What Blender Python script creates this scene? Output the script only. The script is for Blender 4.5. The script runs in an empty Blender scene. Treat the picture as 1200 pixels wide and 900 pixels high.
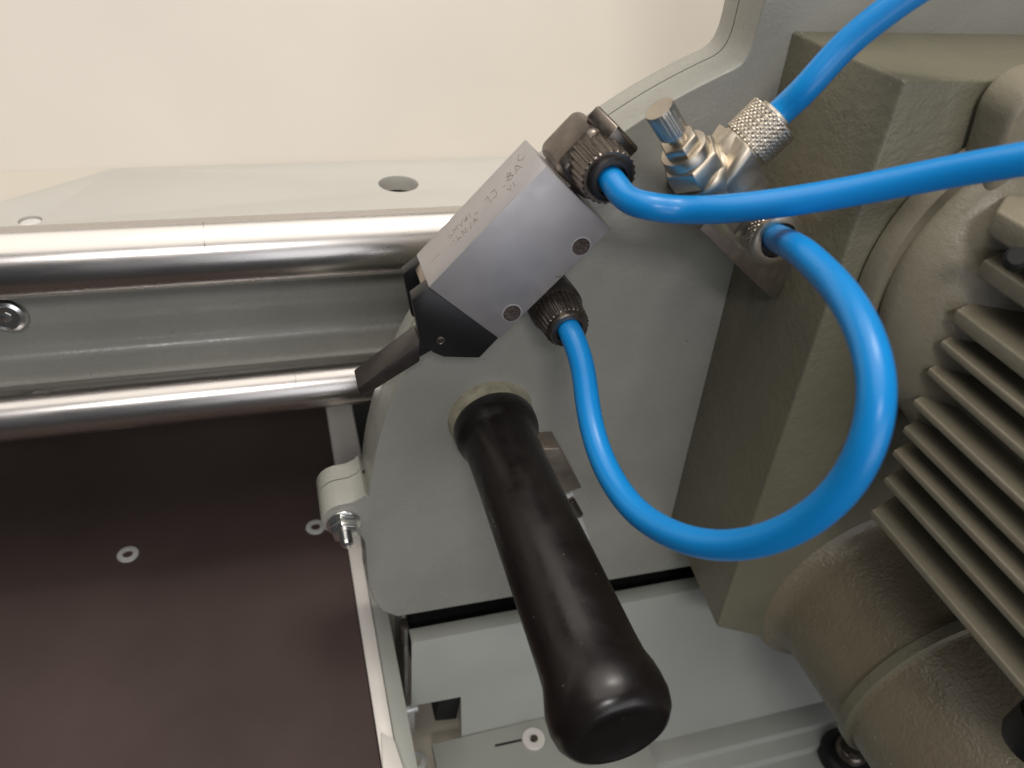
import bpy, bmesh, math, random
from mathutils import Vector, Matrix
random.seed(7)
S = bpy.context.scene
col = S.collection

# ------------------------------------------------------------------ camera
F = 942.0                                   # focal length in pixels of a 1200 x 900 picture
def _n(v): return v.normalized()
aY = _n(Vector((-338.0, 740.0, -F)))        # machine axes seen from the camera
aX = Vector((3431.0, 368.0, -F)); aX = _n(aX - aY * aX.dot(aY))
aZ = aX.cross(aY)
ROT = Matrix((aX, aY, aZ))                  # camera -> world
def ray(px, py): return ROT @ Vector(((px - 600) / F, -(py - 450) / F, -1.0))
CAM = -ray(575, 488) * 0.36                 # 36 cm in front of the root of the handle
cam = bpy.data.cameras.new('camera'); cam.sensor_width = 36; cam.lens = F / 1200 * 36
cam.clip_start = 0.01; cam.clip_end = 50
camo = bpy.data.objects.new('camera', cam); col.objects.link(camo)
camo.matrix_world = Matrix.Translation(CAM) @ ROT.to_4x4()
S.camera = camo
cam.dof.use_dof = True; cam.dof.focus_distance = 0.31; cam.dof.aperture_fstop = 11

# ------------------------------------------------------------------ light
w = bpy.data.worlds.new('World'); S.world = w; w.use_nodes = True
bg = w.node_tree.nodes['Background']; bg.inputs[0].default_value = (0.80, 0.84, 0.92, 1); bg.inputs[1].default_value = 0.055

def area(name, loc, target, sx, sy, power, colr):
    l = bpy.data.lights.new(name, 'AREA'); l.shape = 'RECTANGLE'; l.size = sx; l.size_y = sy
    l.energy = power; l.color = colr
    o = bpy.data.objects.new(name, l); col.objects.link(o); o.location = loc
    o.rotation_euler = (Vector(target) - Vector(loc)).to_track_quat('-Z', 'Y').to_euler()
    return o
area('ceiling_lamp', (-0.25, 0.12, 1.7), (-0.1, 0.10, 0.0), 2.4, 1.9, 27.5, (1.0, 0.94, 0.86))
area('window_light', (0.20, -0.95, 0.12), (-0.03, 0, -0.08), 0.7, 0.5, 2.3, (0.95, 0.95, 1.0))
area('panel_fill_light', (0.12, 0.04, 1.3), (0.15, 0.20, 0.1), 0.4, 0.3, 6, (1.0, 0.95, 0.88))  # added fill that brightens the right of the cream panel
area('board_fill_light', (-0.30, -1.30, 1.05), (-0.1, 0.05, -0.05), 0.35, 0.2, 6.5, (1.0, 0.97, 0.95))  # fill placed well forward to brighten the board under the rails
S.view_settings.view_transform = 'Standard'; S.view_settings.look = 'None'
S.view_settings.exposure = -0.08; S.view_settings.gamma = 1.0

# ------------------------------------------------------------------ helpers (all lengths in mm)
K = 0.001
CM = CAM * 1000
def onY(px, py, y): r = ray(px, py); p = CM + r * ((y - CM.y) / r.y); return p
def onZ(px, py, z): r = ray(px, py); p = CM + r * ((z - CM.z) / r.z); return p
def at(px, py, d): return CM + ray(px, py) * d
V = Vector

class Mesh:
    def __init__(self): self.v = []; self.f = []
    def add(self, vs, fs):
        n = len(self.v); self.v += [V(p) for p in vs]; self.f += [[i + n for i in f] for f in fs]; return self
    def box(self, a, b):
        (x0, y0, z0), (x1, y1, z1) = a, b
        return self.add([(x0,y0,z0),(x1,y0,z0),(x1,y1,z0),(x0,y1,z0),(x0,y0,z1),(x1,y0,z1),(x1,y1,z1),(x0,y1,z1)],
                        [(0,3,2,1),(4,5,6,7),(0,1,5,4),(1,2,6,5),(2,3,7,6),(3,0,4,7)])
    def prism(self, pts, lo, hi, M):
        """pts: 2-D outline, M(u, v, w) -> 3-D, extruded from w=lo to w=hi"""
        n = len(pts)
        vs = [M(u, v, lo) for u, v in pts] + [M(u, v, hi) for u, v in pts]
        fs = [list(range(n))[::-1], [n + i for i in range(n)]] + [(i, (i + 1) % n, n + (i + 1) % n, n + i) for i in range(n)]
        return self.add(vs, fs)
    def lathe(self, prof, o, axis, n=40, up=(0.13, 0.3, 0.95), phase=0.0, caps=True, fn=None):
        o = V(o); a = V(axis).normalized(); u = V(up); u = (u - a * u.dot(a)).normalized(); w_ = a.cross(u)
        vs = []; fs = []
        for k, (h, r) in enumerate(prof):
            for i in range(n):
                t = 2 * math.pi * i / n + phase
                rr = r if fn is None else fn(k, i, h, r)
                vs.append(o + a * h + (u * math.cos(t) + w_ * math.sin(t)) * rr)
        for k in range(len(prof) - 1):
            for i in range(n):
                j = (i + 1) % n
                fs.append((k * n + i, k * n + j, (k + 1) * n + j, (k + 1) * n + i))
        if caps:
            fs.append(list(range(n))[::-1]); fs.append([(len(prof) - 1) * n + i for i in range(n)])
        return self.add(vs, fs)
    def hexa(self, o, axis, af, h0, h1, ch=0.6, up=(0.13, 0.3, 0.95), phase=0.0):
        r = af / math.sqrt(3)
        return self.lathe([(h0, r * 0.93), (h0 + ch, r), (h1 - ch, r), (h1, r * 0.93)], o, axis, 6, up, phase)
    def tube(self, pts, r, n=28, sub=10, caps=True):
        P = [V(p) for p in pts]; Q = []
        for i in range(len(P) - 1):
            p0 = P[max(i - 1, 0)]; p1 = P[i]; p2 = P[i + 1]; p3 = P[min(i + 2, len(P) - 1)]
            for s in range(sub):
                t = s / sub
                Q.append(0.5 * ((2 * p1) + (p2 - p0) * t + (2 * p0 - 5 * p1 + 4 * p2 - p3) * t * t + (3 * p1 - p0 - 3 * p2 + p3) * t ** 3))
        Q.append(P[-1])
        for _ in range(16):
            Q = [Q[0]] + [(Q[i - 1] + Q[i] * 2 + Q[i + 1]) / 4 for i in range(1, len(Q) - 1)] + [Q[-1]]
        vs = []; fs = []; u = None
        for i, q in enumerate(Q):
            t = (Q[min(i + 1, len(Q) - 1)] - Q[max(i - 1, 0)]).normalized()
            if u is None:
                u = t.orthogonal().normalized()
            u = (u - t * u.dot(t)).normalized(); b = t.cross(u)
            for k in range(n):
                a = 2 * math.pi * k / n
                vs.append(q + (u * math.cos(a) + b * math.sin(a)) * r)
        for i in range(len(Q) - 1):
            for k in range(n):
                j = (k + 1) % n
                fs.append((i * n + k, i * n + j, (i + 1) * n + j, (i + 1) * n + k))
        if caps:
            fs.append(list(range(n))[::-1]); fs.append([(len(Q) - 1) * n + k for k in range(n)])
        return self.add(vs, fs)

def mXZ(u, v, w_): return V((u, w_, v))
def mYZ(u, v, w_): return V((w_, u, v))
def mXY(u, v, w_): return V((u, v, w_))

def round_poly(pts, seg=6):
    """pts: (x, y, radius) -> outline with rounded corners"""
    out = []
    n = len(pts)
    for i in range(n):
        p = V(pts[i][:2]); r = pts[i][2] if len(pts[i]) > 2 else 0
        if r <= 0: out.append((p.x, p.y)); continue
        a = V(pts[i - 1][:2]) - p; b = V(pts[(i + 1) % n][:2]) - p
        la, lb = a.length, b.length; a.normalize(); b.normalize()
        ang = a.angle(b); t = min(r / math.tan(ang / 2), la * .49, lb * .49); r = t * math.tan(ang / 2)
        c = p + (a + b).normalized() * (r / math.sin(ang / 2))
        s = p + a * t - c; e = p + b * t - c
        a0 = math.atan2(s.y, s.x); a1 = math.atan2(e.y, e.x); d = (a1 - a0 + math.pi) % (2 * math.pi) - math.pi
        for k in range(seg + 1):
            q = a0 + d * k / seg; out.append((c.x + r * math.cos(q), c.y + r * math.sin(q)))
    return out

def obj(name, m, mat, parent=None, bevel=0.0, seg=2, angle=35, bang=28, smooth=True, bsel=None):
    base = V(parent['_b']) if parent is not None and '_b' in parent.keys() else V((0, 0, 0))
    own = V((0, 0, 0))
    if parent is None:
        xs = [p.x for p in m.v]; ys = [p.y for p in m.v]; zs = [p.z for p in m.v]
        own = V(((min(xs) + max(xs)) / 2, (min(ys) + max(ys)) / 2, min(zs)))
    off = own if parent is None else base
    me = bpy.data.meshes.new(name)
    me.from_pydata([(p - off) * K for p in m.v], [], m.f)
    bm = bmesh.new(); bm.from_mesh(me)
    bmesh.ops.recalc_face_normals(bm, faces=bm.faces)
    if bevel > 0:
        es = [e for e in bm.edges if len(e.link_faces) == 2 and e.calc_face_angle(0) > math.radians(bang) and (bsel is None or all(bsel((v.co / K) + off) for v in e.verts))]
        if es: bmesh.ops.bevel(bm, geom=es, offset=bevel * K, segments=seg, profile=0.5, affect='EDGES', clamp_overlap=True)
    bm.to_mesh(me); bm.free()
    if smooth:
        me.shade_smooth(); me.set_sharp_from_angle(angle=math.radians(angle))
    me.materials.append(mat)
    o = bpy.data.objects.new(name, me); col.objects.link(o)
    o['_b'] = tuple(off)
    if parent is None: o.location = own * K
    else: o.parent = parent
    return o

def thing(name, label, cat, base, group=None):
    o = bpy.data.objects.new(name, None); col.objects.link(o); o.empty_display_size = 0.01
    o.location = V(base) * K; o['_b'] = tuple(base); o['label'] = label; o['category'] = cat
    if group: o['group'] = group
    return o
def tag(o, label, cat, group=None):
    o['label'] = label; o['category'] = cat
    if group: o['group'] = group
    return o

# ------------------------------------------------------------------ materials
def mat(name, base, rough=0.5, metal=0.0, spec=0.5, coat=0.0, bump=None, mottle=0.0, mscale=30, rvar=0.0, stretch=None,
        specks=0.0, speck_col=(0.7, 0.68, 0.62), scratches=0.0, bump2=None, speck_scale=260, sss=0.0):
    m = bpy.data.materials.new(name); m.use_nodes = True
    nt = m.node_tree; N = nt.nodes; L = nt.links
    b = N['Principled BSDF']
    b.inputs['Base Color'].default_value = (*base, 1); b.inputs['Roughness'].default_value = rough
    b.inputs['Metallic'].default_value = metal; b.inputs['Specular IOR Level'].default_value = spec
    b.inputs['Coat Weight'].default_value = coat; b.inputs['Coat Roughness'].default_value = 0.15
    if sss: 
        b.inputs['Subsurface Weight'].default_value = sss; b.inputs['Subsurface Scale'].default_value = 0.004
        b.inputs['Subsurface Radius'].default_value = (0.3, 0.6, 1.0)
    geo = N.new('ShaderNodeNewGeometry')
    mp = N.new('ShaderNodeMapping'); L.new(geo.outputs['Position'], mp.inputs['Vector'])
    if stretch: mp.inputs['Scale'].default_value = stretch
    vec = mp.outputs['Vector']
    def noise(scale, detail=4, rough_=0.55, v=vec):
        n = N.new('ShaderNodeTexNoise'); n.inputs['Scale'].default_value = scale; n.inputs['Detail'].default_value = detail
        n.inputs['Roughness'].default_value = rough_; L.new(v, n.inputs['Vector']); return n.outputs['Fac']
    def rng(src, a, b_, c=0.0, d=1.0):
        r = N.new('ShaderNodeMapRange'); r.inputs[1].default_value = a; r.inputs[2].default_value = b_
        r.inputs[3].default_value = c; r.inputs[4].default_value = d; L.new(src, r.inputs[0]); return r.outputs[0]
    colr = None
    if mottle:
        mx = N.new('ShaderNodeMix'); mx.data_type = 'RGBA'; mx.blend_type = 'MIX'
        L.new(rng(noise(mscale), 0.3, 0.7), mx.inputs[0])
        mx.inputs[6].default_value = (*[c * (1 - mottle) for c in base], 1); mx.inputs[7].default_value = (*[min(1, c * (1 + mottle)) for c in base], 1)
        colr = mx.outputs[2]
    if specks:
        vo = N.new('ShaderNodeTexVoronoi'); vo.inputs['Scale'].default_value = speck_scale; L.new(geo.outputs['Position'], vo.inputs['Vector'])
        s1 = rng(vo.outputs['Distance'], 0.06, 0.11, 1.0, 0.0)
        cx = N.new('ShaderNodeSeparateColor'); L.new(vo.outputs['Color'], cx.inputs[0])
        s2 = rng(cx.outputs[0], 1 - specks, 1 - specks + 0.001)
        mu = N.new('ShaderNodeMath'); mu.operation = 'MULTIPLY'; L.new(s1, mu.inputs[0]); L.new(s2, mu.inputs[1])
        mx = N.new('ShaderNodeMix'); mx.data_type = 'RGBA'; L.new(mu.outputs[0], mx.inputs[0])
        if colr: L.new(colr, mx.inputs[6])
        else: mx.inputs[6].default_value = (*base, 1)
        mx.inputs[7].default_value = (*speck_col, 1); colr = mx.outputs[2]
    if colr: L.new(colr, b.inputs['Base Color'])
    if rvar:
        L.new(rng(noise(mscale * 2.3, 5), 0.3, 0.7, max(0.02, rough - rvar), rough + rvar), b.inputs['Roughness'])
    nrm = None
    for bp in (bump, bump2):
        if not bp: continue
        sc, st, dist = bp
        bn = N.new('ShaderNodeBump'); bn.inputs['Strength'].default_value = st; bn.inputs['Distance'].default_value = dist
        L.new(noise(sc, 3, 0.5), bn.inputs['Height'])
        if nrm: L.new(nrm, bn.inputs['Normal'])
        nrm = bn.outputs[0]
    if nrm: L.new(nrm, b.inputs['Normal'])
    return m

PAINT = (0.35, 0.347, 0.308)
M = {}
M['paint'] = mat('grey_green_paint', PAINT, 0.29, bump=(700, 0.35, 0.0003), bump2=(90, 0.15, 0.0010), mottle=0.07, mscale=22, specks=0.016, speck_scale=210, speck_col=(0.14, 0.13, 0.10), rvar=0.10)
M['cast'] = mat('cast_grey_green_paint', (0.195, 0.182, 0.126), 0.34, bump=(900, 0.5, 0.0004), bump2=(260, 0.35, 0.0012), mottle=0.06, mscale=40, specks=0.012, rvar=0.06)
M['motor'] = mat('motor_paint', (0.27, 0.24, 0.175), 0.34, bump=(1100, 0.4, 0.0003), bump2=(300, 0.2, 0.001), mottle=0.07, mscale=45, specks=0.012, rvar=0.06)
M['neck'] = mat('hammered_neck_paint', (0.22, 0.185, 0.125), 0.30, bump=(700, 0.6, 0.0006), bump2=(330, 0.3, 0.0012), mottle=0.07, mscale=45, specks=0.012, rvar=0.05)
M['sheet'] = mat('pale_sheet_paint', (0.37, 0.38, 0.345), 0.42, bump=(900, 0.15, 0.0002), mottle=0.04, mscale=25, rvar=0.05)
M['pale'] = mat('pale_bed_paint', (0.53, 0.515, 0.475), 0.42, bump=(600, 0.12, 0.0003), mottle=0.03, mscale=12, specks=0.004, speck_col=(0.3, 0.28, 0.24))
M['wall'] = mat('cream_wall_paint', (0.70, 0.645, 0.575), 0.6, bump=(300, 0.1, 0.0004), mottle=0.05, mscale=5, specks=0.012, speck_scale=48, speck_col=(0.55, 0.49, 0.4))
M['chrome'] = mat('polished_steel', (0.60, 0.57, 0.545), 0.27, 1.0, bump=(700, 0.08, 0.0002), stretch=(0.15, 1, 1), rvar=0.04, mscale=60)
M['alu'] = mat('satin_aluminium', (0.50, 0.48, 0.485), 0.5, 0.7, bump=(1500, 0.12, 0.0001), mottle=0.05, mscale=60, rvar=0.05)
M['engrave'] = mat('engraved_marks', (0.30, 0.27, 0.24), 0.45, 0.5, mottle=0.5, mscale=700)
M['zinc'] = mat('bright_zinc', (0.80, 0.80, 0.78), 0.42, 0.55, bump=(2500, 0.1, 0.0001), mottle=0.08, mscale=120)
M['zinc_bright'] = mat('polished_zinc', (0.80, 0.80, 0.78), 0.22, 1.0, bump=(2500, 0.1, 0.0001), mottle=0.08, mscale=120)
M['nickel'] = mat('nickel_brass', (0.58, 0.52, 0.43), 0.40, 1.0, bump=(1800, 0.08, 0.0001), mottle=0.07, mscale=110, rvar=0.06)
M['steel'] = mat('dull_brown_steel', (0.36, 0.31, 0.26), 0.42, 0.9, bump=(1300, 0.2, 0.0002), mottle=0.15, mscale=80, rvar=0.08)
M['darksteel'] = mat('burnished_dark_metal', (0.17, 0.145, 0.125), 0.30, 0.9, bump=(1600, 0.15, 0.0002), mottle=0.2, mscale=120, rvar=0.08)
M['rust'] = mat('browned_screw', (0.10, 0.075, 0.065), 0.5, 0.5, bump=(900, 0.6, 0.0006), mottle=0.5, mscale=500)
M['black'] = mat('black_plastic', (0.012, 0.011, 0.012), 0.42, bump=(1500, 0.2, 0.0002), specks=0.02, speck_col=(0.12, 0.11, 0.1), speck_scale=600)
M['blackmetal'] = mat('blackened_lever_metal', (0.05, 0.042, 0.038), 0.38, 0.4, bump=(1200, 0.2, 0.0002), mottle=0.25, mscale=140, rvar=0.06)
M['grip'] = mat('black_rubber_grip', (0.009, 0.0065, 0.006), 0.33, bump=(500, 0.12, 0.0002), bump2=(60, 0.08, 0.001), rvar=0.09, mscale=50, specks=0.05, speck_col=(0.14, 0.125, 0.11), speck_scale=330)
M['hose'] = mat('blue_polyurethane', (0.006, 0.262, 0.69), 0.33, spec=0.5, bump=(180, 0.05, 0.0004), sss=0.15, mottle=0.03, mscale=60)
M['board'] = mat('brown_film_board', (0.062, 0.042, 0.037), 0.66, bump=(1400, 0.35, 0.0003), mottle=0.22, mscale=9, rvar=0.06, spec=0.25)
M['void'] = mat('dark_recess', (0.008, 0.008, 0.008), 0.7)  # near-black standing in for shade in gaps, notch and slots; also the floor
M['strip'] = mat('pale_edge_strip', (0.74, 0.70, 0.65), 0.4, 0.1, bump=(900, 0.1, 0.0002), mottle=0.06, mscale=30)
M['collar'] = mat('worn_collar_paint', (0.40, 0.37, 0.27), 0.45, bump=(800, 0.4, 0.0005), mottle=0.35, mscale=160, specks=0.08, speck_scale=500)
M['ledge'] = mat('cream_ledge_paint', (0.58, 0.535, 0.465), 0.5, bump=(600, 0.1, 0.0003), mottle=0.03, mscale=12)
M['cream'] = mat('cream_frame_paint', (0.58, 0.53, 0.44), 0.45, bump=(800, 0.1, 0.0002), mottle=0.06, mscale=30)

# ------------------------------------------------------------------ setting: wall, bed, rails, board
m = Mesh().prism([(151, 57.5), (430, 420), (445, 410), (166, 47.5)], -900, 1100, mYZ)   # cream background panel, its lean invented so overhead light brightens it
o = obj('wall', m, M['wall']); o['kind'] = 'structure'

# pale bed plate behind the rails: a slab with two drilled holes
bed = thing('machine_bed', 'pale grey-green bed plate with a round hole, behind the upper steel rail', 'machine bed', (-60, 120, 40))
def slab_with_holes(outline, holes, z0, z1):
    bm = bmesh.new()
    def loop(pts):
        vs = [bm.verts.new((x, y, z1)) for x, y in pts]
        return [bm.edges.new((vs[i], vs[(i + 1) % len(vs)])) for i in range(len(vs))]
    es = loop(outline)
    for (cx, cy, r) in holes:
        es += loop([(cx + r * math.cos(2 * math.pi * k / 40), cy + r * math.sin(2 * math.pi * k / 40)) for k in range(40)])
    bmesh.ops.triangle_fill(bm, use_beauty=True, use_dissolve=False, edges=es)
    fs = list(bm.faces)
    r = bmesh.ops.extrude_face_region(bm, geom=fs)
    for e in r['geom']:
        if isinstance(e, bmesh.types.BMVert): e.co.z = z0
    mm = Mesh(); bm.verts.index_update()
    mm.add([v.co for v in bm.verts], [[v.index for v in f.verts] for f in bm.faces]); bm.free()
    return mm
h1 = onZ(467, 215, 60); h2 = onZ(35, 258, 60)
cA = onZ(0, 236, 60); cB = onZ(122, 197, 60)
outl = [(-420, 84), (420, 84), (420, 150), (cB.x + 4, cB.y), (cA.x, cA.y), (-420, cA.y)]
obj('bed_plate', slab_with_holes(outl, [(h1.x, h1.y, 10), (h2.x, h2.y, 4.6)], 52, 60), M['pale'], bed, bevel=0.5)
obj('hole_floor', Mesh().box((h1.x - 16, h1.y - 14, 44), (h1.x + 16, h1.y + 14, 49)), M['pale'], bed)
obj('bed_ledge', Mesh().box((-420, 100, 53), (cB.x + 30, 151.5, 59.2)), M['ledge'], bed)
obj('bed_web', Mesh().box((-420, 120, 0), (420, 150, 43.8)), M['pale'], bed)
obj('plug', Mesh().lathe([(0, 4.4), (1.6, 4.2), (1.8, 1.2)], (h2.x, h2.y, 57.2), (0, 0, 1), 24), M['zinc'], bed)

# green channel between the rails
ch = thing('channel_profile', 'grey-green folded metal channel with one screw, between the two steel rails', 'channel', (-100, 95, -60))
pr = [(92, 51.8), (92, 17), (92.4, 12), (93.6, 7), (95.4, 2), (97, -3), (97.4, -7), (96.2, -10.5), (93, -12.8), (87, -14.6), (83.4, -16.2), (82, -18.2), (82.6, -20.4), (86, -22),
      (92, -26), (92, -33), (101, -33), (101, -20), (110, 10), (121, 10), (121, 51.8)]
obj('channel', Mesh().prism(pr, -420, 420, mYZ), M['paint'], ch, angle=50)
s = onY(8, 369, 91.6)
sc = obj('screw', Mesh().lathe([(0, 8.6), (1.0, 8.8), (2.6, 7.8), (3.2, 6.2), (2.4, 5.4), (2.2, 0.1)], s, (0, -1, 0), 36), M['zinc_bright'], ch)
obj('screw_recess', Mesh().lathe([(0, 2.6), (0.9, 2.4), (1.3, 0.5)], s + V((0, -2.0, 0)), (0, -1, 0), 6), M['zinc_bright'], sc)

def rail(label, px, py, y, r):
    p = onY(px, py, y)
    t = thing('steel_rail', label, 'rail', (p.x, y, p.z - r))
    obj('tube', Mesh().lathe([(-330, r - 0.6), (-329.4, r), (420, r), (420.6, r - 0.6)], (p.x, y, p.z), (1, 0, 0), 72), M['chrome'], t, angle=30)
    return t, p
r1, pr1 = rail('thick polished steel tube lying along the edge of the pale bed plate', 300, 292, 75, 15.0)
r2, pr2 = rail('thinner polished steel tube running just above the brown board', 300, 456, 75, 13.0)
for rr, pp, px, rad in ((r1, pr1, 245, 15.0), (r2, pr2, 331, 13.0)):
    q = onY(px, 300, 75)
    pa = [(q.x, 75 - (rad + 0.02) * math.sin(t), pp.z + (rad + 0.02) * math.cos(t)) for t in [0.1 + 0.11 * k for k in range(9)]]
    obj('scribe_mark', Mesh().tube(pa, 0.16, 8, 2), M['darksteel'], rr)
# rail rests so that tubes bear on the channel
brown = thing('table_board', 'dark brown resin-coated table board with two countersunk screws', 'board', (-200, 100, -168))
ZB = -150
obj('board', Mesh().box((-700, -112, -168), (-62, 360, ZB)), M['board'], brown, bevel=0.8)
def flat_screw(p, r, parent):
    a = obj('screw', Mesh().lathe([(-3, r * .5), (0.1, r), (0.7, r * 0.97), (0.9, r * 0.8), (0.9, r * 0.48), (-0.7, r * 0.44), (-0.8, 0.05)], p, (0, 0, 1), 36), M['zinc'], parent)
    return a
for px, py in ((150, 650), (370, 618)):
    flat_screw(onZ(px, py, ZB), 6.0, brown)
# bright edging strip and end plate
es = thing('edge_strip', 'pale metal edging strip along the right side of the brown board', 'strip', (-52, 100, -166))
obj('strip', Mesh().prism([(-61.6, -112), (-54, -112), (-54, 60), (-43, 120), (-43, 360), (-61.6, 360)], -166, -149, mXY), M['strip'], es, bevel=0.8)
ep = [onZ(p[0], p[1], -148) for p in ((446, 858), (462, 868), (474, 905), (480, 960), (452, 960))]
obj('end_plate', Mesh().prism([(p.x, p.y) for p in ep], -149.2, -147.2, mXY), M['strip'], es, bevel=0.5)

# ------------------------------------------------------------------ saw guard (two cast halves)
GC = (171.4, -58.1); GR = 227.4
def arc(a0, a1, n):
    return [(GC[0] + GR * math.cos(math.radians(a0 + (a1 - a0) * k / n)), GC[1] + GR * math.sin(math.radians(a0 + (a1 - a0) * k / n))) for k in range(n + 1)]
def guard_outline(d=0.0):
    """clockwise from the arm, d = inset of the outline"""
    pts = [(330, 330), (87 + d, 330), (87 + d, 165)]
    # fillet arm -> arc
    a_start = 113.6
    A = arc(a_start, 175.5, 44)
    A = [(GC[0] + (x - GC[0]) * (GR - d) / GR, GC[1] + (z - GC[1]) * (GR - d) / GR) for x, z in A]
    p0 = V(pts[-1]); p3 = V(A[0]); p1 = V((87 + d, 157 - d)); p2 = p3 + V((5.5, 2.5))
    for k in range(1, 10):
        t = k / 10; q = p0 * (1 - t) ** 3 + p1 * 3 * t * (1 - t) ** 2 + p2 * 3 * t * t * (1 - t) + p3 * t ** 3
        pts.append((q.x, q.y))
    pts += A
    # ear with bolt
    ex, ez, er = EAR[0], EAR[1], EAR[2] - d
    pts += [(-57.0 + d, -37), (-59 + d, -39.5), (-63.0 + d * .5, -41.4 - d)]
    for k in range(9):
        t = math.radians(100 + 150 * k / 8); pts.append((ex + er * math.cos(t), ez + er * math.sin(t)))
    pts += [(-60 + d, -64.5 + d), (-58.2 + d, -70), (-57.5 + d, -100), (-55 + d, -114), (-50.5 + d, -124.5), (-43 + d, -131.5 + d), (330, -136 + d)]
    return pts
EAR = (-67.4, -52.0, 10.2)
guard = thing('saw_guard', 'grey-green cast saw guard with a curved rim and bolted seam', 'saw guard', (80, 20, -136))
obj('front_shell', Mesh().prism(guard_outline(0.0), 0.0, 16.0, mXZ), M['paint'], guard, bevel=1.3, seg=3, bang=40, angle=50, bsel=lambda p_: p_.y < 1)
obj('seam', Mesh().prism(guard_outline(2.6), 15.9, 16.9, mXZ), M['void'], guard)
obj('rear_shell', Mesh().prism(guard_outline(0.0), 16.7, 27.0, mXZ), M['paint'], guard, bevel=0.9, bsel=lambda p_: p_.y > 26, bang=40, angle=60)
# bolt at the ear
bo = onY(402.5, 628, 0); bo = V((EAR[0], 0, EAR[1] - 2))
bt = obj('bolt', Mesh().lathe([(-1, 3.0)] + [(7 + i * 0.55, 3.0 if i % 2 else 2.55) for i in range(13)] + [(14.6, 2.1), (14.9, 1.0)], bo, (0, -1, 0), 28), M['zinc_bright'], guard)
obj('washer', Mesh().lathe([(-0.2, 8.0), (1.3, 8.0)], bo, (0, -1, 0), 36), M['zinc_bright'], bt, bevel=0.3)
obj('nut', Mesh().hexa(bo, (0, -1, 0), 11.4, 1.3, 7.4, 0.8, phase=0.35), M['zinc_bright'], bt, bevel=0.25)

# ------------------------------------------------------------------ gear housing
gh = thing('gear_housing', 'olive cast gear housing block standing out from the saw guard', 'gear housing', (200, -30, -150))
# tapered block: outline at the guard and outline at the front
def loft(o0, y0, o1, y1):
    n = len(o0); mm = Mesh()
    mm.add([(x, y0, z) for x, z in o0] + [(x, y1, z) for x, z in o1],
           [list(range(n)), [n + i for i in range(n)][::-1]] + [(i, n + i, n + (i + 1) % n, (i + 1) % n) for i in range(n)])
    return mm
base_o = [(101.5, 164), (108, -90), (140, -122), (215, -165), (330, -185), (330, 164)]
front_o = [(103, 165), (110, -106), (158, -133), (215, -170), (330, -190), (330, 165)]
obj('housing', loft(base_o, 0.6, front_o, -60), M['cast'], gh, bevel=1.3, seg=3, bang=15, angle=50)
# round neck under the motor
CC = (194, -96)
neckc = (CC[0], -58, CC[1])
npf = [(0, 60)] + [(2 + 12 * (1 - math.cos(t)) * 0.9, 59 - 8.5 * math.sin(t)) for t in [i * math.pi / 14 for i in range(1, 8)]] + [(30, 50), (59, 49.4)]
obj('neck', Mesh().lathe(npf, neckc, (0, -1, 0), 96), M['neck'], gh, angle=60)
obj('neck_ring', Mesh().lathe([(58, 50.2), (58.6, 51.2), (63.5, 51.2), (64, 50.2)], neckc, (0, -1, 0), 96), M['cast'], gh, angle=40)
obj('neck_tube', Mesh().lathe([(63, 49.4), (64, 48.2), (66, 48), (160, 47.2), (163, 44), (163, 0.2)], neckc, (0, -1, 0), 96), M['neck'], gh, angle=60)

# ------------------------------------------------------------------ motor
mo = thing('electric_motor', 'olive finned electric motor bolted to the front of the gear housing', 'motor', (190, -120, 4))
FC = (172, 98)
obj('flange', Mesh().lathe([(0, 57), (0.6, 58.2), (7.5, 58.2), (9, 57)], (FC[0], -60.5, FC[1]), (0, -1, 0), 96), M['motor'], mo, angle=40)
rings = [(-68.5, FC[0], FC[1], 53), (-72, FC[0] + 1, FC[1] - 2, 55.5), (-77, 175, 92, 56.5), (-84, 179, 84, 55), (-92, 184, 74, 51), (-99, 187, 68, 46), (-230, 187, 68, 45)]
mm = Mesh(); n = 80; vs = []; fs = []
for (y, cx, cz, r) in rings:
    for i in range(n):
        t = 2 * math.pi * i / n; vs.append((cx + r * math.cos(t), y, cz + r * math.sin(t)))
for k in range(len(rings) - 1):
    for i in range(n): fs.append((k * n + i, k * n + (i + 1) % n, (k + 1) * n + (i + 1) % n, (k + 1) * n + i))
fs.append(list(range(n))); fs.append([(len(rings) - 1) * n + i for i in range(n)][::-1])
mm.add(vs, fs)
obj('motor_body', mm, M['motor'], mo, angle=60)
fz = [(116.1, 2.2, 129.4), (98.3, 2.0, 128), (87.0, 1.15, 128), (75.5, 1.15, 128.2), (61.8, 1.15, 128.4), (48.8, 1.15, 130), (37.3, 1.15, 130.4), (22.7, 1.15, 132.6), (4.5, 1.3, 134)]
for z, th, x in fz:
    th *= 1.35
    pts = [(x, -91.5, 0.8), (x, -226), (190, -226), (190, -86), (x + 16, -86, 6)]
    obj('cooling_fin', Mesh().prism(round_poly(pts), z - th, z + th, mXY), M['motor'], mo, bevel=1.0, seg=3)
obj('lug', Mesh().prism(round_poly([(127, -90, 2), (127, -226), (190, -226), (190, -80), (140, -80, 3)]), 127, 135.5, mXY), M['motor'], mo, bevel=1.2, seg=3)
e = onY(1204, 110, -70)
def hull(P):
    P = sorted(set(P))
    def half(Q_):
        h_ = []
        for p_ in Q_:
            while len(h_) > 1 and (h_[-1][0] - h_[-2][0]) * (p_[1] - h_[-2][1]) - (h_[-1][1] - h_[-2][1]) * (p_[0] - h_[-2][0]) <= 0: h_.pop()
            h_.append(p_)
        return h_[:-1]
    return half(P) + half(P[::-1])
cir = lambda cx, cz, rr, n_=40: [(cx + rr * math.cos(2 * math.pi * k / n_), cz + rr * math.sin(2 * math.pi * k / n_)) for k in range(n_)]
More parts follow.
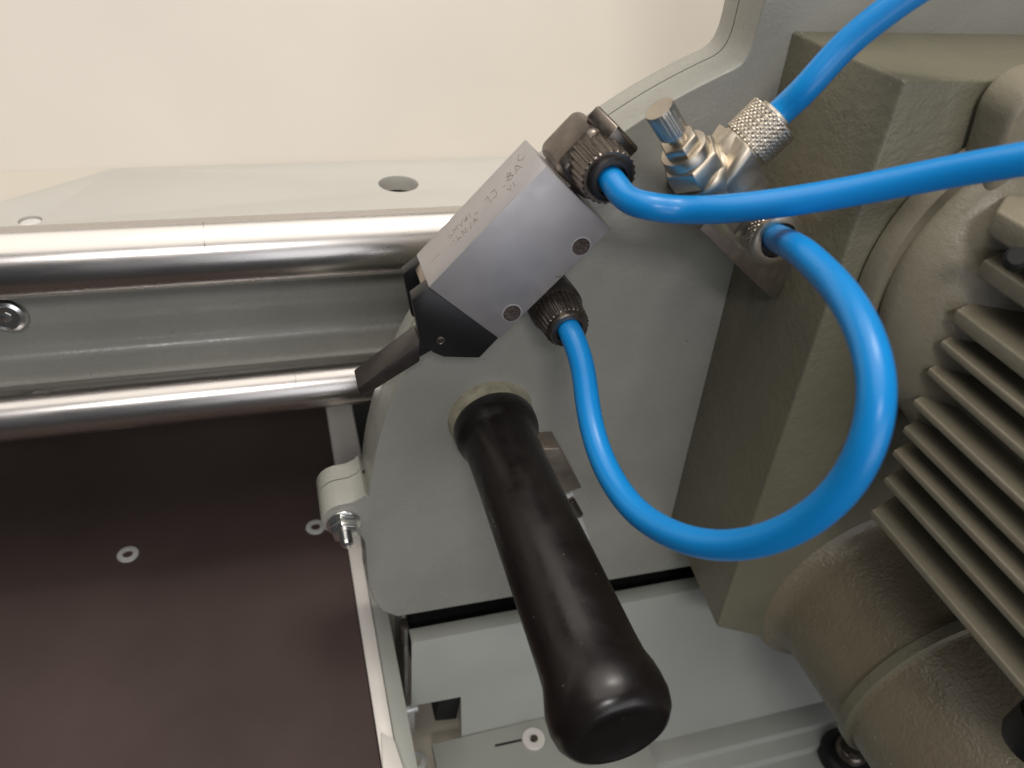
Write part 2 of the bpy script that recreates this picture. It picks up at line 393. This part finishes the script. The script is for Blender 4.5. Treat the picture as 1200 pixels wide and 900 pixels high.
obj('flange_ear', Mesh().prism(hull(cir(e.x + 3, e.z - 5, 12) + cir(FC[0] + 14, FC[1] - 6, 42)), -76.5, -61, mXZ), M['motor'], mo, bevel=2.5, seg=4, bang=40, angle=60)
obj('ear_screw', Mesh().lathe([(0, 4.6), (3.0, 4.4), (3.6, 3.6), (3.6, 2.2), (1.6, 2.0), (1.6, .1)], (e.x + 4, -76.4, e.z - 6), (0, -1, 0), 24), M['zinc'], mo, angle=40)
obj('cable_gland', Mesh().lathe([(-30, 9), (14, 9), (15, 10.5), (25, 10.5), (28, 9), (29, 6)], (156, -178, 0), V((-0.25, 0, -1)), 28), M['black'], mo, angle=40)
obj('lug_bolt', Mesh().lathe([(0, 3.4), (3, 3.4), (4, 2.4)], onY(1190, 306, -108), V((-0.6, -0.4, 0.6)), 20), M['void'], mo)

# ------------------------------------------------------------------ handle
hd = thing('handle', 'black rubber handle grip sticking out of the saw guard', 'handle', (0, 0, -19))
obj('collar', Mesh().lathe([(-0.5, 19.8), (0.8, 19.2), (6.0, 18.6), (7.5, 17.6), (8, 16)], (0, 0, 0), (0, -1, 0), 64), M['collar'], hd, angle=50)
gp = [(5, 17.2), (6, 18.3), (8, 18.7), (12, 18.6), (14.5, 18.1), (16.5, 16.8), (20, 15.9), (40, 15.7), (70, 16.1), (100, 16.7), (125, 17.2), (133, 17.6), (138, 18.8), (142, 19.7), (147, 19.8), (151, 18.8), (154, 16.6), (155.2, 14.2), (155.0, 13.0), (154.4, 12.0), (154.4, 0.2)]
def gripfn(k, i, h, r):
    t = 2 * math.pi * i / 96
    wv = 0.25 * math.cos(3 * t + h * 0.02) + 0.18 * math.cos(5 * t + 1.0 + h * .03)
    return r + (wv if 16 < h < 140 else 0)
obj('grip', Mesh().lathe(gp, (0, 0, 0), (0, -1, 0), 96, fn=gripfn), M['grip'], hd, angle=60)

# catch on the guard beside the handle
ca = thing('guard_catch', 'small brown steel catch fixed to the guard beside the black handle', 'catch', (40, -8, -84))
def slant(px, y): return [(onY(a, b, y).x, onY(a, b, y).z) for a, b in px]
obj('block', Mesh().prism(slant([(625, 527), (656, 525), (682, 572), (650, 582)], -12), -12, 0.4, mXZ), M['steel'], ca, bevel=0.6)
obj('clip', Mesh().prism(slant([(655, 582), (672, 578), (692, 632), (684, 636)], -5), -5, 0.3, mXZ), M['zinc'], ca, bevel=0.4)
obj('clip_pin', Mesh().lathe([(0, 2.2), (14, 2.2)], onY(668, 585, -6), V((18, 0, -34)), 16), M['darksteel'], ca, bevel=0.3)

# ------------------------------------------------------------------ lever valve
YF = -24.0
A_ = onY(640, 193, YF); B_ = onY(716, 270, YF); C_ = onY(503, 337, YF); D_ = onY(584, 397, YF)
ctr = (A_ + B_ + C_ + D_) / 4
ang = math.atan2((A_ - C_ + B_ - D_).z, (A_ - C_ + B_ - D_).x)
U = V((math.cos(ang), 0, math.sin(ang))); W = V((math.sin(ang), 0, -math.cos(ang)))
HL = ((A_ - C_).length + (B_ - D_).length) / 4; HW = ((A_ - B_).length + (C_ - D_).length) / 4
def mV(u, v, y): return V((ctr.x, 0, ctr.z)) + U * u + W * v + V((0, y, 0))
va = thing('lever_valve', 'square aluminium lever valve with black lever, mounted at a slant on the guard', 'valve', (ctr.x, -10, ctr.z - 30))
body = obj('valve_body', Mesh().prism([(-HL, -HW), (HL, -HW), (HL, HW), (-HL, HW)], YF, 0.4, mV), M['alu'], va, bevel=0.45, seg=2)
def uv(px, py, y=YF): 
    d = onY(px, py, y) - V((ctr.x, 0, ctr.z)); return (d.dot(U), d.dot(W))
for px, py in ((681, 289), (600, 367)):
    q = onY(px, py, YF)
    obj('screw_socket', Mesh().lathe([(0, 3.9), (0.06, 3.9), (0.10, 3.5)], q, (0, -1, 0), 32), M['alu'], va)
    obj('screw', Mesh().lathe([(0, 3.45), (0.16, 3.4), (0.18, 2.9), (0.14, 2.6), (0.22, 1.6), (0.16, 1.2), (0.2, .1)], q, (0, -1, 0), 24), M['rust'], va)
q = onY(655, 324, YF)
obj('punch_mark', Mesh().prism([(-1.2, -0.45), (1.2, -0.35), (1.1, 0.4), (-1.1, 0.5)], -0.08, 0.02, lambda a, b, c: q + V((a, c, b))), M['engrave'], va)
# black end cap: two cheeks and a web
capf = [uv(*p) for p in ((505, 335), (483, 352), (488, 376), (493, 402), (508, 414), (520, 419), (562, 420), (588, 397))]
capf[0] = (-HL + 0.02, capf[0][1] if abs(capf[0][1]) < HW else -HW + 0.3); capf[-1] = (-HL + 0.02, HW - 0.2)
ec = obj('end_cap', Mesh().prism(capf, YF + 0.2, YF + 6.5, mV), M['black'], va, bevel=0.5)
obj('rear_cheek', Mesh().prism(capf, -5.0, 0.2, mV), M['black'], ec, bevel=0.5)
capw = [(-HL + 0.03, -HW + 0.6), (-HL - 3.2, -HW + 1.0), (-HL - 8, 2), (-HL - 11, HW - 8), (-HL + 0.03, HW - 1)]
obj('web', Mesh().prism(capw, YF + 6.4, -4.9, mV), M['steel'], ec, bevel=0.3)
q = onY(516, 399, YF)
obj('pivot_pin', Mesh().lathe([(0, 1.9), (0.5, 1.8), (0.6, 1.2), (0.3, 1.0), (0.3, .1)], q, (0, -1, 0), 24), M['darksteel'], va)
# lever: wide flat blade, tapered towards its tip
def lp(px, py, y): p_ = onY(px, py, y); return (p_.x, p_.z)
yl0 = -19.0; yl1 = -6.5
tipT = V(lp(419, 456, yl0)); tipB = V(lp(425, 466, yl0)); rtT = V(lp(492, 401, yl0)); rtB = V(lp(492, 424, yl0))
lever = [tuple(tipT), tuple(rtT), tuple(rtB), tuple(tipB)]
obj('lever', Mesh().prism(lever, yl0, yl1, mXZ), M['blackmetal'], va, bevel=0.6, seg=2)
neck = [lp(486, 404, -18), lp(512, 392, -18), lp(520, 404, -18), lp(492, 420, -18)]
obj('lever_neck', Mesh().prism(neck, -17.4, -6, mXZ), M['black'], va, bevel=0.4)

# engraved marks on the light side face of the valve (worn, hardly legible strokes)
def stroke(pts, wd=0.32):
    """pts in (along u, across y) on the face v = -HW"""
    mm = Mesh()
    for (a, b), (c, d) in zip(pts[:-1], pts[1:]):
        if random.random() < 0.2: continue
        j = lambda: random.uniform(-.25, .25)
        a, b, c, d = a + j(), b + j(), c + j(), d + j()
        dx, dy = c - a, d - b; l = math.hypot(dx, dy) or 1; nx, ny = -dy / l * wd / 2, dx / l * wd / 2
        ex, ey = dx / l * wd * .3, dy / l * wd * .3
        mm.prism([(a - ex + nx, b - ey + ny), (c + ex + nx, d + ey + ny), (c + ex - nx, d + ey - ny), (a - ex - nx, b - ey - ny)], -HW - 0.05, -HW + 0.1,
                 lambda s_, y_, w_: mV(s_, w_, y_))
    return mm
GL = {  # simple stroke letters on a 2 x 3 grid
 '1': [[(0, 0.6), (1, 0), (1, 3)]], 'J': [[(0.3, 0), (1.6, 0), (1.6, 2.4), (1, 3), (0, 2.5)]], '2': [[(0, .6), (.8, 0), (1.6, .6), (0, 3), (1.7, 3)]],
 'M': [[(0, 3), (0, 0), (.9, 1.6), (1.8, 0), (1.8, 3)]], '-': [[(0, 1.5), (1.3, 1.5)]], 'A': [[(0, 3), (.9, 0), (1.8, 3)], [(.4, 2), (1.4, 2)]],
 '8': [[(0.9, 1.4), (.2, .8), (.9, 0), (1.6, .8), (.9, 1.4), (0, 2.3), (.9, 3), (1.8, 2.3), (.9, 1.4)]], 'N': [[(0, 3), (0, 0), (1.6, 3), (1.6, 0)]],
 'C': [[(1.6, .5), (.9, 0), (0, 1), (0, 2), (.8, 3), (1.6, 2.5)]], 'V': [[(0, 0), (.9, 3), (1.8, 0)]], '.': [[(0.2, 2.7), (0.7, 3)]], 'B': [[(0, 3), (0, 0), (1.3, .5), (.2, 1.4), (1.5, 2.3), (0, 3)]],
 'I': [[(0.3, 0), (0.3, 3)]], ' ': [], '_': [[(0, 3), (5, 2.6)]], 'W': [[(0, 0), (.5, 3), (1, 1), (1.5, 3), (2, 0)]]}
eng = Mesh()
def write(txt, u0, y0, h, wd=0.3):
    u_ = u0; sc_ = h / 3
    for c in txt:
        for st in GL[c]:
            g = stroke([(u_ + a * sc_, y0 - (3 - b) * sc_ + 0) if False else (u_ + a * sc_, y0 - b * sc_) for a, b in st], wd)
            eng.add(g.v, g.f)
        u_ += (2.6 if c not in '.I1' else 1.7) * sc_
write('_', -HL + 5, -10, 2.6, 0.28)
write('BMVWI', -HL + 15.5, -7.2, 3.0, 0.26)
write('CBNVA', -HL + 15.2, -13.2, 3.2, 0.3)
write('-', -HL + 28, -9.5, 3.6, 0.32)
write('1J', -HL + 34, -9.0, 4.6, 0.34)
write('.8A', -HL + 42, -8.2, 4.6, 0.34)
write('VI', -HL + 43, -15.5, 2.8, 0.28)
write('C', 2 * HL - HL - 6.2, -4.0, 5.0, 0.3)
# writing runs along the long edge, its foot towards the front face
obj('engraving', eng, M['engrave'], va, smooth=False)

# ------------------------------------------------------------------ elbow fittings of the valve
def ribbed(o, axis, r, h0, h1, n, amp, tip=None, taper=1.0):
    N_ = n * 4
    hs = [h0, h0 + 0.4] + [h0 + 0.4 + (h1 - h0 - 0.8) * k / 6 for k in range(1, 6)] + [h1 - 0.4, h1]
    def fn(k, i, h, r_):
        f = (h - h0) / (h1 - h0); rr = r_ * (1 - (1 - taper) * f)
        edge = k in (0, len(hs) - 1)
        return rr - (amp if (i % 4) in (0, 1) or edge else 0)
    return Mesh().lathe([(h, r) for h in hs], o, axis, N_, fn=fn)
def knurled(o, axis, r, h0, h1, n=30, rows=9, amp=0.42):
    N_ = n * 4; R_ = rows * 4
    hs = [h0] + [h0 + 0.3 + (h1 - h0 - 0.6) * k / R_ for k in range(R_ + 1)] + [h1]
    def fn(k, i, h, r_):
        if k in (0, len(hs) - 1): return r_ - 0.8
        kk = k - 1
        a = (i / 4 + kk / 4 * 0.75) % 1.0; b = (i / 4 - kk / 4 * 0.75) % 1.0
        g = min(min(a, 1 - a), min(b, 1 - b)) * 2
        return r_ - amp * (1 - min(1, g * 2.2))
    return Mesh().lathe([(h, r) for h in hs], o, axis, N_, fn=fn)

# upper fitting, on the end face of the valve
f1 = onY(701, 194, -24)
ef = thing('elbow_fitting', 'dark metal elbow hose fitting with ribbed nut, at the upper end of the lever valve', 'hose fitting', (f1.x, -20, f1.z - 12))
pv = lambda p_: (p_.x, p_.y, p_.z)
fU = V((f1.x, 0, f1.z))
def mF(u, v, y): return fU + U * u + W * v + V((0, y, 0))
ub = obj('elbow_body', Mesh().prism(round_poly([(-11.5, -10, 4), (8.5, -10, 4), (8.5, 10.5, 4), (-11.5, 10.5, 4)], 7), -22.5, -1.0, mF), M['darksteel'], ef, bevel=3.2, seg=4, bang=60, angle=50)
st = V((f1.x, -12, f1.z))
obj('stem', Mesh().hexa(st, -U, 15, 4, 15 + max(0.0, (fU - mV(HL, 0, 0)).dot(U) - 12), 0.8, up=(0, 1, 0)), M['darksteel'], ef, bevel=0.3)
obj('nut', ribbed((f1.x, -20, f1.z), (0, -1, 0), 10.2, 0, 14.5, 26, 0.6, taper=0.93), M['darksteel'], ef, angle=25)
obj('release_ring', Mesh().lathe([(0, 7.6), (2.4, 7.6), (2.9, 7.0), (2.9, 5.4), (0, 5.2)], (f1.x, -34.0, f1.z), (0, -1, 0), 36), M['black'], ef, angle=40)
hx = V((f1.x, -14.5, f1.z)) + U * 4.6 + W * 0.8
bn = obj('banjo_bolt', Mesh().hexa(hx, U, 20, 3.0, 9.0, 0.8, up=(0, 1, 0), phase=0.5), M['darksteel'], ef, bevel=0.35)

# lower fitting, on the long side face of the valve
f2 = onY(652, 362, -20)
lf = thing('elbow_fitting', 'black ribbed elbow hose fitting on the side face of the lever valve beside its screw', 'hose fitting', (f2.x, -20, f2.z - 12))
dW = V((f2.x, 0, f2.z)) - V((ctr.x, 0, ctr.z)); du, dw = dW.dot(U), dW.dot(W)
obj('elbow_body', Mesh().lathe([(-16, 8.6), (-14, 9.8), (-3, 10.4), (1.5, 10.4), (3, 9.4)], (f2.x, -19, f2.z), (0, -1, 0), 48), M['blackmetal'], lf, angle=40)
obj('stem', Mesh().hexa(V((f2.x, -11.5, f2.z)), -W, 18, 0, dw - HW + 0.3, 0.5, up=(0, 1, 0), phase=0.26), M['blackmetal'], lf, bevel=0.3)
obj('nut', ribbed((f2.x, -21, f2.z), (0, -1, 0), 9.6, 0, 12.5, 28, 0.6, taper=0.88), M['darksteel'], lf, angle=25)
obj('release_ring', Mesh().lathe([(0, 7.2), (1.6, 7.4), (2.4, 7.0), (2.4, 5.2), (0, 5.2)], (f2.x, -33.2, f2.z), (0, -1, 0), 36), M['darksteel'], lf, angle=40)

# ------------------------------------------------------------------ flow control valve on its bar
Q = V((0.66, 0, -0.75)).normalized(); QP = V((0.43, 0, 0.90)).normalized()
k0 = onY(778, 137, -44)
fv = thing('flow_control_valve', 'nickel-plated flow control valve with knurled nuts and adjusting knob', 'valve', (75, -20, 90))
ax = lambda h: k0 + Q * h
obj('adjusting_knob', ribbed(ax(0), Q, 4.7, -3.5, 6.5, 22, 0.14), M['nickel'], fv, angle=25)
obj('spindle', Mesh().lathe([(6, 3.0), (12, 3.0)], ax(0), Q, 24), M['nickel'], fv)
obj('lock_nut', Mesh().hexa(ax(0), Q, 11, 9.5, 13.5, 0.8, up=(0, 1, 0), phase=0.2), M['nickel'], fv, bevel=0.25)
obj('shoulder', Mesh().lathe([(13.2, 7.6), (16.6, 8.2), (17.2, 7.8)], ax(0), Q, 40), M['nickel'], fv, bevel=0.2)
obj('hexagon_nut', Mesh().hexa(ax(0), Q, 17.5, 17.0, 25.0, 1.0, up=(0, 1, 0), phase=0.35), M['nickel'], fv, bevel=0.35)
cb = onY(850, 211, -43)
c2 = onY(884, 257, -44)
vb = c2 - ax(25)
po = onY(852, 192, -43)
dep = lambda p_: (p_ - CM).dot(ROT @ V((0, 0, -1)))
QP2 = (at(928, 119, dep(po) - 9) - po).normalized()
obj('valve_barrel', Mesh().lathe([(-1, 9.6), (1, 10.6), (vb.length - 2, 10.6), (vb.length, 10)], ax(25), vb, 56), M['nickel'], fv, bevel=0.4)
hp = lambda a, b, c: cb + Q * a + V((0, -1, 0)) * b + QP * c
obj('body_block', Mesh().prism(round_poly([(-10, -9, 2), (10, -9, 2), (10, 11.5, 3.5), (-10, 11.5, 3.5)]), -9.5, 10, hp), M['nickel'], fv, bevel=0.7, bang=50, angle=40)
obj('port_neck', Mesh().lathe([(-4, 8.4), (9, 8.4)], po, QP2, 40), M['nickel'], fv, bevel=0.4)
obj('knurled_nut', knurled(po, QP2, 9.2, 8, 20), M['nickel'], fv, angle=20)
obj('hose_collar', Mesh().lathe([(19.8, 6.4), (21.2, 6.2), (21.4, 5.0)], po, QP2, 32), M['nickel'], fv, angle=40)
obj('end_elbow', Mesh().lathe([(-12, 9.4), (-10, 10.4), (4, 10.4), (6, 9.6)], (c2.x, -44, c2.z), (0, -1, 0), 48), M['nickel'], fv, bevel=0.3)
obj('knurled_nut', knurled((c2.x, -48, c2.z), (0, -1, 0), 9.6, 0, 10.5, rows=7), M['nickel'], fv, angle=20)
obj('nut_rim', Mesh().lathe([(10.2, 9.3), (11.8, 9.3), (12.2, 8.8), (12.2, 6.4), (9.6, 6.2)], (c2.x, -48, c2.z), (0, -1, 0), 48), M['nickel'], fv, angle=40)
obj('hose_seal', Mesh().lathe([(9.6, 6.4), (11.4, 6.2), (11.5, 4.9)], (c2.x, -48, c2.z), (0, -1, 0), 32), M['black'], fv)
# mounting bar with a slanted end
ba = thing('mounting_bar', 'dull brown steel bar under the nickel flow control valve', 'bar', (90, -8, 55))
b0 = onY(812, 262, -38); b1 = onY(874, 321, -38); Lb = (b1 - b0).length
Qb = (b1 - b0).normalized(); QbP = V((-Qb.z, 0, Qb.x))
prof = [(4, -14), (4, -38), (Lb, -38), (Lb + 25, -34), (Lb + 25, -14)]
obj('bar', Mesh().prism(prof, 0, 24, lambda s_, y_, t_: V((b0.x, y_, b0.z)) + Qb * s_ + QbP * t_), M['steel'], ba, bevel=0.5)
obj('riser', Mesh().prism([(6, -13.5), (20, -13.5), (20, 0.4), (6, 0.4)], 4, 20, lambda s_, y_, t_: V((b0.x, y_, b0.z)) + Qb * s_ + QbP * t_), M['steel'], ba, bevel=0.5)

# ------------------------------------------------------------------ blue air hoses
HR = 4.45
dep = lambda p_: (p_ - CM).dot(ROT @ V((0, 0, -1)))
DC = dep(V((c2.x, -43, c2.z))); DF = dep(V((f1.x, -36, f1.z)))
h_up = [V((f1.x, -26, f1.z)), V((f1.x, -36, f1.z)), at(734, 233, DF - 5), at(762, 242, DF - 10), at(800, 246, 254), at(850, 245, 247), at(920, 237, 241), at(1000, 224, 233), at(1080, 208, 223), at(1160, 193, 212), at(1290, 172, 196)]
tag(obj('air_hose', Mesh().tube(h_up, HR), M['hose'], angle=80), 'blue air hose running from the upper elbow fitting across to the motor side', 'hose')
h_loop = [V((f2.x, -28, f2.z)), V((f2.x, -38, f2.z)), at(683, 430, 292), at(691, 490, 288), at(708, 545, 278), at(742, 597, 262), at(795, 630, 242), at(858, 640, 225), at(925, 622, 209),
          at(982, 580, 196), at(1017, 520, 188), at(1028, 455, 187), at(1015, 394, 194), at(988, 345, 207), at(960, 314, 222), at(934, 291, 237), V((c2.x, -57, c2.z)), V((c2.x, -47, c2.z))]
tag(obj('air_hose', Mesh().tube(h_loop, HR), M['hose'], angle=80), 'blue air hose looping from the lower elbow fitting to the flow control valve', 'hose')
pc = po + QP2 * 15; pc2 = po + QP2 * 24
h_top = [pc, pc2, at(945, 103, dep(pc2) - 6), at(985, 58, dep(pc2) - 11), at(1030, 20, dep(pc2) - 17), at(1090, -22, dep(pc2) - 24), at(1180, -70, dep(pc2) - 32)]
tag(obj('air_hose', Mesh().tube(h_top, HR), M['hose'], angle=80), 'blue air hose leaving the knurled upper port of the flow control valve', 'hose')

# ------------------------------------------------------------------ base under the saw head
bs = thing('base_housing', 'grey-green sheet metal base box under the saw guard', 'base box', (60, -20, -262))
yL, zT = -4.0, -151.0
z2 = -235.0; y2 = onZ(870, 846, z2).y
def onSlope(px, py):
    """point on the leaning front sheet"""
    n_ = V((0, (zT - z2), -(yL - y2))); p0_ = V((0, yL, zT)); r = ray(px, py)
    return CM + r * ((p0_ - CM).dot(n_) / r.dot(n_))
nS = V((0, (zT - z2), -(yL - y2))).normalized()
fl = [onSlope(*p) for p in ((482, 748), (482, 828), (514, 821))]
fl2 = [onSlope(*p) for p in ((540, 817), (541, 862), (560, 900))]
xl = fl[0].x
out = [V((xl, yL, zT)), fl[1], fl[2], onSlope(514, 821), fl2[0], fl2[1], V((fl2[1].x, y2, z2)), V((330, y2, z2)), V((330, yL, zT))]
out = [V((xl, yL, zT)), fl[1], fl2[0], fl2[1], V((fl2[1].x + 3, y2, z2)), V((330, y2, z2)), V((330, yL, zT))]
mm = Mesh(); n = len(out); bk = nS * (1.6 if nS.y > 0 else -1.6)
mm.add([p_ for p_ in out] + [p_ + bk for p_ in out], [list(range(n)), [n + i for i in range(n)][::-1]] + [(i, n + i, n + (i + 1) % n, (i + 1) % n) for i in range(n)])
obj('front_sheet', mm, M['sheet'], bs, bevel=0.4)
obj('top_sheet', Mesh().box((xl, yL + 0.4, zT - 1.6), (330, 5, zT)), M['sheet'], bs, bevel=0.5)
obj('inner_shade_sheet', Mesh().box((xl + 2, 5.2, zT - 12), (330, 26, zT - 10)), M['void'], bs)  # black sheet: shade of the gap below the guard put into colour
obj('inner_shadow_box', Mesh().box((xl + 6, 26.2, -240), (330, 40, -137.2)), M['void'], bs)  # black box behind the gap, painted shade as well
obj('side_sheet', Mesh().box((xl - 2.2, 6, -240), (xl - 0.4, 40, zT - 1)), M['sheet'], bs)
obj('notch_block', Mesh().prism([(p_.x, p_.z) for p_ in (onSlope(515, 822), onSlope(541, 817), onSlope(541, 868), onSlope(515, 868))], fl2[0].y + 1.2, fl2[0].y + 16, mXZ), M['void'], bs)
# stepped lower rail in front on the right, plate with slot on the left
yb = y2
pro = [(yb + 2, z2 - 2), (yb + 2, z2 + 0.6), (yb - 13, z2 + 0.6), (yb - 14, z2 - 3), (yb - 24, z2 - 4), (yb - 25, z2 - 8), (yb - 90, z2 - 9), (yb - 90, z2 - 14), (yb + 2, z2 - 14)]
obj('stepped_rail', Mesh().prism(pro, 30, 330, mYZ), M['sheet'], bs, bevel=0.6)
q = onZ(826, 897, z2 - 8.2)
obj('slot', Mesh().box((q.x - 8, q.y - 6, z2 - 10), (q.x + 10, q.y + 1, z2 - 8.0)), M['void'], bs)

zp = -205.0
lp0 = onZ(506, 872, zp); lp1 = onZ(630, 841, zp)
pl = thing('slotted_plate', 'grey-green base plate with a slot and round pale washer, beneath the black handle', 'plate', (0, -70, -262))
pts = [(lp0.x, lp0.y), (90, lp1.y), (90, -150), (lp0.x, -150)]
obj('plate', Mesh().prism(pts, zp - 4, zp, mXY), M['sheet'], pl, bevel=0.5)
q = onZ(625, 867, zp)
wsh = obj('washer', Mesh().lathe([(0, 5.6), (0.2, 6.6), (1.6, 6.6), (2.0, 6.2), (2.0, 2.6), (0.4, 2.2), (0.3, 0.1)], q, (0, 0, 1), 40), M['strip'], pl, angle=40)
obj('washer_screw', Mesh().lathe([(0.3, 2.2), (1.6, 2.0), (1.7, 0.1)], q + V((0.4, 0, 0)), (0, 0, 1), 20), M['darksteel'], pl)
s0 = onZ(580, 874, zp); s1 = onZ(612, 867, zp)
d = (s1 - s0).normalized(); pd = V((-d.y, d.x, 0)) * 0.7
obj('slot', Mesh().prism([((s0 + pd).x, (s0 + pd).y), ((s1 + pd).x, (s1 + pd).y), ((s1 - pd).x, (s1 - pd).y), ((s0 - pd).x, (s0 - pd).y)], zp - 0.5, zp + 0.08, mXY), M['void'], pl)
obj('plate_leg', Mesh().box((lp0.x + 4, -140, -262), (80, lp1.y - 12, zp - 3.9)), M['sheet'], pl)

fr = thing('cream_frame', 'cream painted machine frame sheet with one screw, below the edging strip', 'frame', (-10, -40, -266))
obj('frame_sheet', Mesh().box((-150, -160, -224), (2, 60, -220)), M['cream'], fr)
obj('frame_back', Mesh().box((-46, 41, -221), (-20, 60, -140)), M['cream'], fr, bevel=0.5)
obj('frame_wall', Mesh().box((-53.6, -160, -220.5), (-45, 58, -152)), M['sheet'], fr, bevel=0.4)
flat_screw(onZ(487, 893, -219.8), 6.6, fr)
q = onZ(475, 832, -200)
hb = obj('hinge_barrel', Mesh().lathe([(-7, 3), (7, 3)], q, (1, 0.1, 0), 24), M['zinc'], fr, bevel=0.5)
obj('hinge_bracket', Mesh().box((q.x - 6, q.y - 2, -221), (q.x + 5, q.y + 3, q.z - 1)), M['zinc'], fr)
obj('frame_clip', Mesh().box((-40, 6, -168), (-35.5, 12, -150)), M['darksteel'], fr, bevel=0.4)

# black knob at the lower right
kz = z2 - 8
q = onZ(996, 882, kz + 6)
kn = thing('black_bolt_cap', 'round black bolt cap on the stepped rail under the neck tube', 'bolt cap', (q.x, q.y, kz))
obj('cap_base', Mesh().lathe([(-2, 18), (3, 18), (6, 16.5), (8, 12)], (q.x, q.y, kz), (0, 0, 1), 48), M['black'], kn, angle=50)
obj('cap_head', Mesh().lathe([(7, 10), (11, 9.4), (13, 7.5), (13.2, 5), (11.5, 4.6), (11.5, .1)], (q.x, q.y, kz), (0, 0, 1), 40), M['darksteel'], kn, angle=50)

# ------------------------------------------------------------------ ground block under everything
o = obj('floor', Mesh().box((-900, -700, -290), (1100, 480, -262.2)), M['void']); o['kind'] = 'structure'

for o in bpy.data.objects:
    if '_b' in o.keys(): del o['_b']
